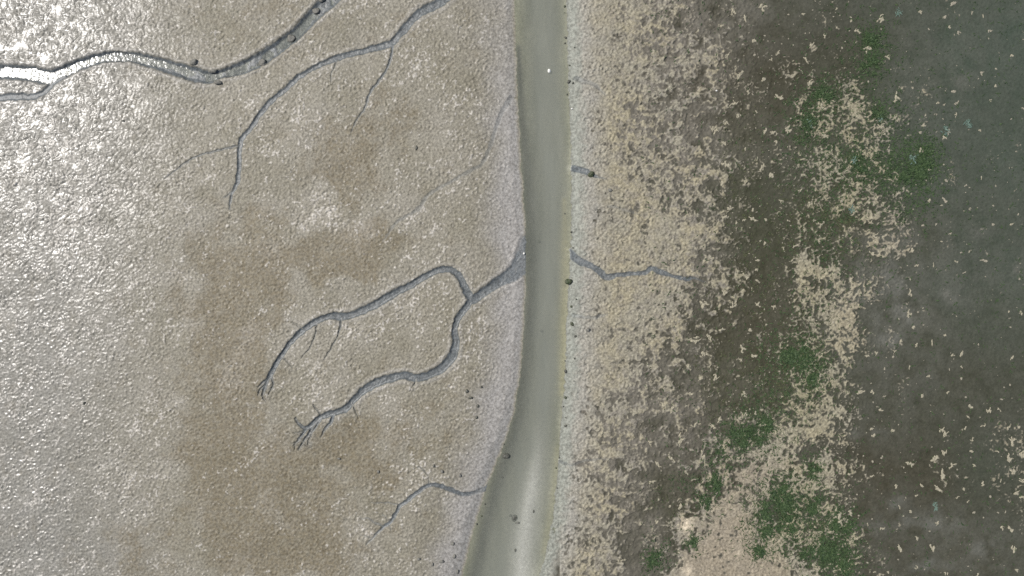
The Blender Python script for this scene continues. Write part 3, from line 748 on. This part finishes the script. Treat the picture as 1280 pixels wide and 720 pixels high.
for i, (px, py, rad, lab) in enumerate([
    (1088,52,9,'dark green weed clump at the top of the belt, between pale scraps'), (1092,79,7,'small green weed clump below the topmost clump of the belt'),
    (1027,119,11,'loose green weed clump left of the upper belt'), (1012,157,12,'green weed clump on the upper left of the belt, beside a pale leaf'),
    (1098,144,9,'small green weed clump in the middle of the upper belt'), (1148,214,14,'dense green weed clump at the right side of the upper belt'),
    (1156,190,7,'small green weed clump above the dense right hand clump'), (1070,204,11,'green weed clump among pale crust in the upper belt'),
    (1128,222,8,'green weed clump just left of the dense right hand clump'), (1012,452,11,'dark green weed clump left of the central pale crust'),
    (1014,474,9,'green weed clump below the one left of the central crust'), (984,446,11,'sparse green weed clump at the left fringe of the belt'),
    (930,546,14,'wide green weed clump above the pink sand'), (956,536,10,'green weed clump right of the wide one above the pink sand'),
    (893,604,9,'dark weed clump at the left edge of the pink sand'), (881,628,6,'small weed tuft on the left edge of the pink sand'),
    (866,676,6,'lone dark weed tuft in the lower pink sand'), (816,700,9,'weed clump at the bottom, left of the pink sand'),
    (951,640,10,'dark green weed clump on the right edge of the pink sand'), (956,667,9,'dark green weed clump just below that on the pink sand edge'),
    (946,686,8,'lowest dark weed clump on the right edge of the pink sand'), (984,628,13,'large green weed clump in the bottom belt'),
    (986,655,12,'green weed clump under the large one in the bottom belt'), (972,606,10,'green weed clump at the top of the bottom belt'),
    (1018,586,6,'small dark weed tuft right of the bottom belt crust'), (1044,656,11,'green weed clump beside the bright long scrap'),
    (1032,690,13,'largest dark green weed clump at the bottom right of the belt'), (1053,703,11,'green weed clump at the bottom edge of the belt'),
    (1016,632,9,'olive green weed clump in the bottom belt'), (1008,690,8,'narrow weed clump between pale stalks at the bottom')]):
    weed_clump(px, py, rad * 1.3, int(70 + rad * rad * 3.0), M_WEED, lab, 300 + i)
for i, (px, py, rad, lab) in enumerate([(1013,158,4,'pale blue green sea lettuce leaf on the upper left of the belt'), (1066,200,4,'pale sea lettuce leaf left of the dense green clump'),
    (1140,199,5,'pale sea lettuce leaf above the dense green clump'), (1100,147,3,'small pale sea lettuce leaf in the upper belt'), (1062,262,5,'pale sea lettuce leaf in the middle of the belt'),
    (1182,162,5,'pale sea lettuce leaf on dark mud, upper right'), (1208,156,6,'pale sea lettuce leaf further right on dark mud'), (1122,17,5,'pale sea lettuce leaf at the top of the dark mud'),
    (1168,632,4,'pale sea lettuce leaf on dark mud, lower right')]):
    weed_clump(px, py, rad, 26, M_WEED_T, lab, 400 + i, 'pale sea lettuce leaves on the mud', 'sea_lettuce', 'sea lettuce')


def carpet(name, mat, label, n, seed, dens, lm):
    r = np.random.default_rng(seed)
    C = r.uniform((800, -50), (1340, 770), (n, 2))
    C = C[r.random(n) < dens(C[:, 0], C[:, 1])]
    gz = field_at(z, C[:, 0], C[:, 1])
    P = [((x - 640) * S, (360 - y) * S, g) for (x, y), g in zip(C, gz)]
    V, Fc = fronds(P, r, .06, lm * 1.6, .004, .045)
    o = mesh_from(name, V, Fc, mat); tag(o, label, 'weed', kind='stuff')
    return len(P)
def d_green(x, y):
    g = field_at(green_w, x, y); return sst(.10, .95, g + .8 * fbm(x, y, 9, 207, 4, .7) + .02) * .8 * (1 - .5 * field_at(crust, x, y))
def d_olive(x, y):
    o = np.clip(field_at(olive, x, y), 0, 1); return sst(.0, .55, fbm(x, y, 12, 208, 4, .65) + .5 * o - .25) * o * .8 * (1 - .8 * field_at(crust, x, y))
print('fronds', carpet('algae_cover', M_WEED, 'flat green algae spread through the weedy belt', 260000, 55, d_green, .15),
      carpet('weed_cover', M_WEED_Y, 'thin olive weed growing over the dark mud belt', 260000, 56, d_olive, .13))

# ------------------------------------------------------------------ stones, pebbles, clods
import bmesh
M_STONE_W = simple_material('white stone', (.74, .72, .66), (.82, .80, .75), 8, .5, .4, .02)
M_STONE_D = simple_material('dark wet stone', (.045, .046, .036), (.11, .108, .085), 10, .45, .5, .03)
M_CLOD = simple_material('grey mud clod', (.12, .118, .10), (.22, .21, .18), 8, .6, .4, .04)
M_MOSS = simple_material('weedy stone', (.035, .05, .02), (.085, .085, .055), 9, .6, .4, .03)


def rock(name, px, py, rx, ry, h, mat, label, cat, seed, group=None, rot=0., sub=2, sink=.3, rough=.3):
    bm = bmesh.new(); bmesh.ops.create_icosphere(bm, subdivisions=sub, radius=1)
    co = np.array([v.co[:] for v in bm.verts], F)
    d = 1 + rough * fbm(co[:, 0] * 1.0 + seed * 3.7, co[:, 1] + co[:, 2] * 1.7, 1.1, seed, 3, .55)
    for v, k in zip(bm.verts, d):
        v.co *= float(k); v.co.x *= rx * S; v.co.y *= ry * S; v.co.z *= h
        if v.co.z < -h * .45: v.co.z = -h * .45
    for f in bm.faces: f.smooth = True
    me = bpy.data.meshes.new(name); bm.to_mesh(me); bm.free(); me.materials.append(mat)
    o = bpy.data.objects.new(name, me); col.objects.link(o)
    gz = float(ground_z(px, py))
    o.location = ((px - 640) * S, (360 - py) * S, gz + h * (.45 - sink * .3)); o.rotation_euler = (0, 0, rot)
    tag(o, label, cat, group)
    return o


rock('white_stone', 686.5, 88.5, 2.3, 2.9, .16, M_STONE_W, 'small bright white stone alone in the upper channel water', 'stone', 3, sub=3, rough=.12, sink=0)
rock('white_pebble', 655, 317, 1.3, 1.5, .10, M_STONE_W, 'tiny white pebble at the mouth of the central creek', 'pebble', 4, rough=.15)
rock('white_pebble', 895, 114, 1.3, .9, .06, M_STONE_W, 'tiny white pebble on grey mud, upper right flat', 'pebble', 5, rough=.15)
rock('white_pebble', 715, 136, 1.2, .9, .06, M_STONE_W, 'tiny white pebble on the right edge of the upper channel', 'pebble', 6, rough=.15)
rock('boulder', 711, 352, 4.2, 3.6, .14, M_MOSS, 'dark weedy rock at the right bank, mouth of the kinked creek', 'rock', 7, sub=3, rough=.5)
rock('boulder', 739, 218, 4.6, 3.2, .13, M_MOSS, 'dark mossy rock in the notch of the right bank', 'rock', 8, sub=3, rough=.5, rot=.4)
rock('boulder', 632.5, 570, 4.2, 3.0, .11, M_STONE_D, 'dark rock at the left water edge in the lower channel', 'rock', 9, sub=3, rough=.5)
rock('stone', 643, 648, 3.6, 4.0, .10, M_STONE_D, 'dark stone on the pale silt bar in the lower channel', 'stone', 10, sub=3, rough=.55)
rock('stone', 638, 645, 1.8, 1.6, .08, M_STONE_D, 'small dark stone touching the left of the silt bar stone', 'stone', 11, rough=.5)
rock('stone', 647, 654, 2.6, 1.5, .08, M_CLOD, 'grey stone below right of the silt bar stone', 'stone', 12, rough=.5)
rock('stone', 667, 639.5, 1.1, 1.8, .07, M_STONE_D, 'small dark stone right of the pale silt bar', 'stone', 13, rough=.4)
rock('stone', 644, 688, 1.2, 2.1, .08, M_STONE_D, 'narrow dark stone low on the pale silt bar', 'stone', 14, rough=.4)
for bname, n_, rr in (('boulder', 34, 3.0), ('boulder.001', 30, 3.0)):
    b_ = bpy.data.objects[bname]; r_ = np.random.default_rng(n_)
    pts = []
    for _ in range(n_):
        a_ = r_.uniform(0, 6.28); d_ = rr * S * math.sqrt(r_.random()); pts.append((d_ * math.cos(a_), d_ * math.sin(a_), .10 * (1 - (d_ / (5 * S)) ** 2)))
    V, Fc = fronds(pts, r_, .05, .12, .005, .03)
    m_ = mesh_from('moss', V, Fc, M_WEED); m_.parent = b_
# clods fallen into the upper creek
for i, (x, y, rx, ry, lab) in enumerate([(245,79.5,4.6,3.6,'dark mud clod at the upper bank of the broad creek'), (275,105,5,2.6,'mud clod where the broad creek is pinched'),
    (365,49,4.6,4.6,'round dark mud clod inside the broad creek'), (330,80,4.2,4.8,'mud clod at the lower bank of the broad creek'), (396,15,4.4,3.4,'mud clod high up in the broad creek near the top edge'),
    (403,1,4.2,3,'mud clod in the broad creek at the top edge'), (268,90,6,2,'flat pale mud clod at the pinch of the broad creek')]):
    rock('mud_clod', x, y, rx, ry, .11, M_CLOD, lab, 'mud clod', 20 + i, 'mud clods fallen into the broad creek', sub=3, rough=.55)
# dark lumps on the left flat
for i, (x, y, rx, ry, lab) in enumerate([(157,152.5,2,1.1,'tiny dark lump on the pale flat below the broad creek'), (108.5,503,1.6,2.2,'tiny dark lump alone on the grey lower left flat'),
    (521,186,1.3,3.2,'dark stick-like lump on the upper left flat'), (584,488,1.6,2.6,'dark lump left of the lower channel, top of a short row'),
    (588.5,496.5,2.8,1.9,'largest dark lump of the short row left of the channel'), (597.5,507,1.8,2,'third dark lump of the short row left of the channel'),
    (596,521,1.5,2.2,'lowest dark lump of the short row left of the channel'), (602,483,1.2,1.4,'small dark lump right of the short row'), (543,581,1.6,2,'small dark lump above the bottom creek, leftmost of three'),
    (553,588,2,2,'small dark lump above the bottom creek, middle of three'), (575.5,593.5,1.7,2.4,'small dark lump above the bottom creek, rightmost of three'),
    (425,572,2.2,1.4,'dark lump on the brown flat below the forked creek'), (474,588,1.6,2.2,'dark lump on the brown flat above the bottom creek'),
    (566,679,2.4,2.2,'dark lump near the bottom bank, upper of a pair'), (568,695,2.2,2.6,'dark lump near the bottom bank, lower of a pair'),
    (552,701,3.4,2.2,'dark lump at the bottom, left of the bank pair'), (541,704,1.6,2.2,'dark lump at the bottom, second left of the bank pair'),
    (524,697,2.4,1.6,'dark lump at the bottom, farthest left of the bank pair'), (572,714,1.8,2.6,'dark lump at the bottom edge by the channel'), (734,412,2.8,2,'dark lump on the crust right of the middle channel'),
    (762,238,3,2,'dark lump on the crust right of the mossy rock')]):
    rock('mud_lump', x, y, rx, ry, .07, M_STONE_D if i < 9 else M_CLOD, lab, 'mud lump', 50 + i, rough=.45)
# row of dark pebbles down the right water edge
PB = [(706,16),(706,32),(707,47),(706,54),(709,65),(718,60),(712,82),(715,91),(711,102),(716,104),(708,77),(709,118),(706,8),(714,240),(714,290),(716,310),(715,277),(706,267),(715,405),(700,440),(706,451),(707,464),
      (710,476),(717,476),(707,497),(706,504),(704,508),(707,522),(694,516),(707,532),(695,585),(697,600),(696,610),(699,572),(693,105),(677,414),(674,302),(657,261),(719,420),(718,448),(712,430),(628,597),(602,645),(606,630),
      (596,655),(720,374),(714,383),(630,555)]
PB = [q for k, q in enumerate(PB) if k % 3 != 1 or k > 40]
for i, (x, y) in enumerate(PB):
    r = np.random.default_rng(900 + i); big = (x, y) in ((707,497),(710,476),(707,464),(711,102),(715,405))
    s_ = 1.9 if big else r.uniform(.6, 1.6)
    side = 'right water edge' if x > 690 and not 660 < x < 690 else 'left water edge' if x < 640 else 'open channel bed'
    v = 'top' if y < 180 else 'upper' if y < 360 else 'lower' if y < 540 else 'bottom'
    rock('pebble', x, y, s_, s_ * r.uniform(.7, 1.5), .05, M_MOSS if i % 4 == 0 else M_STONE_D, '%s dark pebble at the %s, %s quarter of the channel' % ('larger' if big else 'tiny', side, v), 'pebble', 100 + i,
         'dark pebbles along the channel', rot=r.uniform(0, 3), rough=.4, sink=.1)

# ------------------------------------------------------------------ light, sky, camera
az = math.atan2(14.8, -33.0)              # towards the sun, seen from above: up and to the left
zen = math.atan(math.hypot(33.0, 14.8) / H)
dx, dy, dz = math.cos(az) * math.sin(zen), math.sin(az) * math.sin(zen), math.cos(zen)
su = bpy.data.lights.new('sun', 'SUN'); su.energy = 4.2; su.angle = math.radians(.55); su.color = (1, .965, .92)
so = bpy.data.objects.new('sun', su); col.objects.link(so)
from mathutils import Vector
so.rotation_euler = Vector((dx, dy, dz)).to_track_quat('Z', 'Y').to_euler(); so.location = (dx * 80, dy * 80, dz * 80)
w = bpy.data.worlds.new('World'); sc.world = w; w.use_nodes = True
nt = w.node_tree; bg = nt.nodes['Background']; bg.inputs[1].default_value = .09
sk = nt.nodes.new('ShaderNodeTexSky'); sk.sky_type = 'NISHITA'; sk.sun_disc = False
sk.sun_elevation = math.pi / 2 - zen; sk.sun_rotation = math.pi / 2 - az
sk.dust_density = 2.0
nt.links.new(sk.outputs[0], bg.inputs[0])

cam = bpy.data.cameras.new('camera'); cam.sensor_width = 36; cam.lens = 36 * H / (1280 * S); cam.clip_end = 4000
co_ = bpy.data.objects.new('camera', cam); col.objects.link(co_); co_.location = (0, 0, H); co_.rotation_euler = (0, 0, 0)
sc.camera = co_
sc.view_settings.view_transform = 'Standard'; sc.view_settings.look = 'None'; sc.view_settings.gamma = 1; sc.view_settings.exposure = 0
sc.cycles.use_adaptive_sampling = True
sc.cycles.use_denoising = False
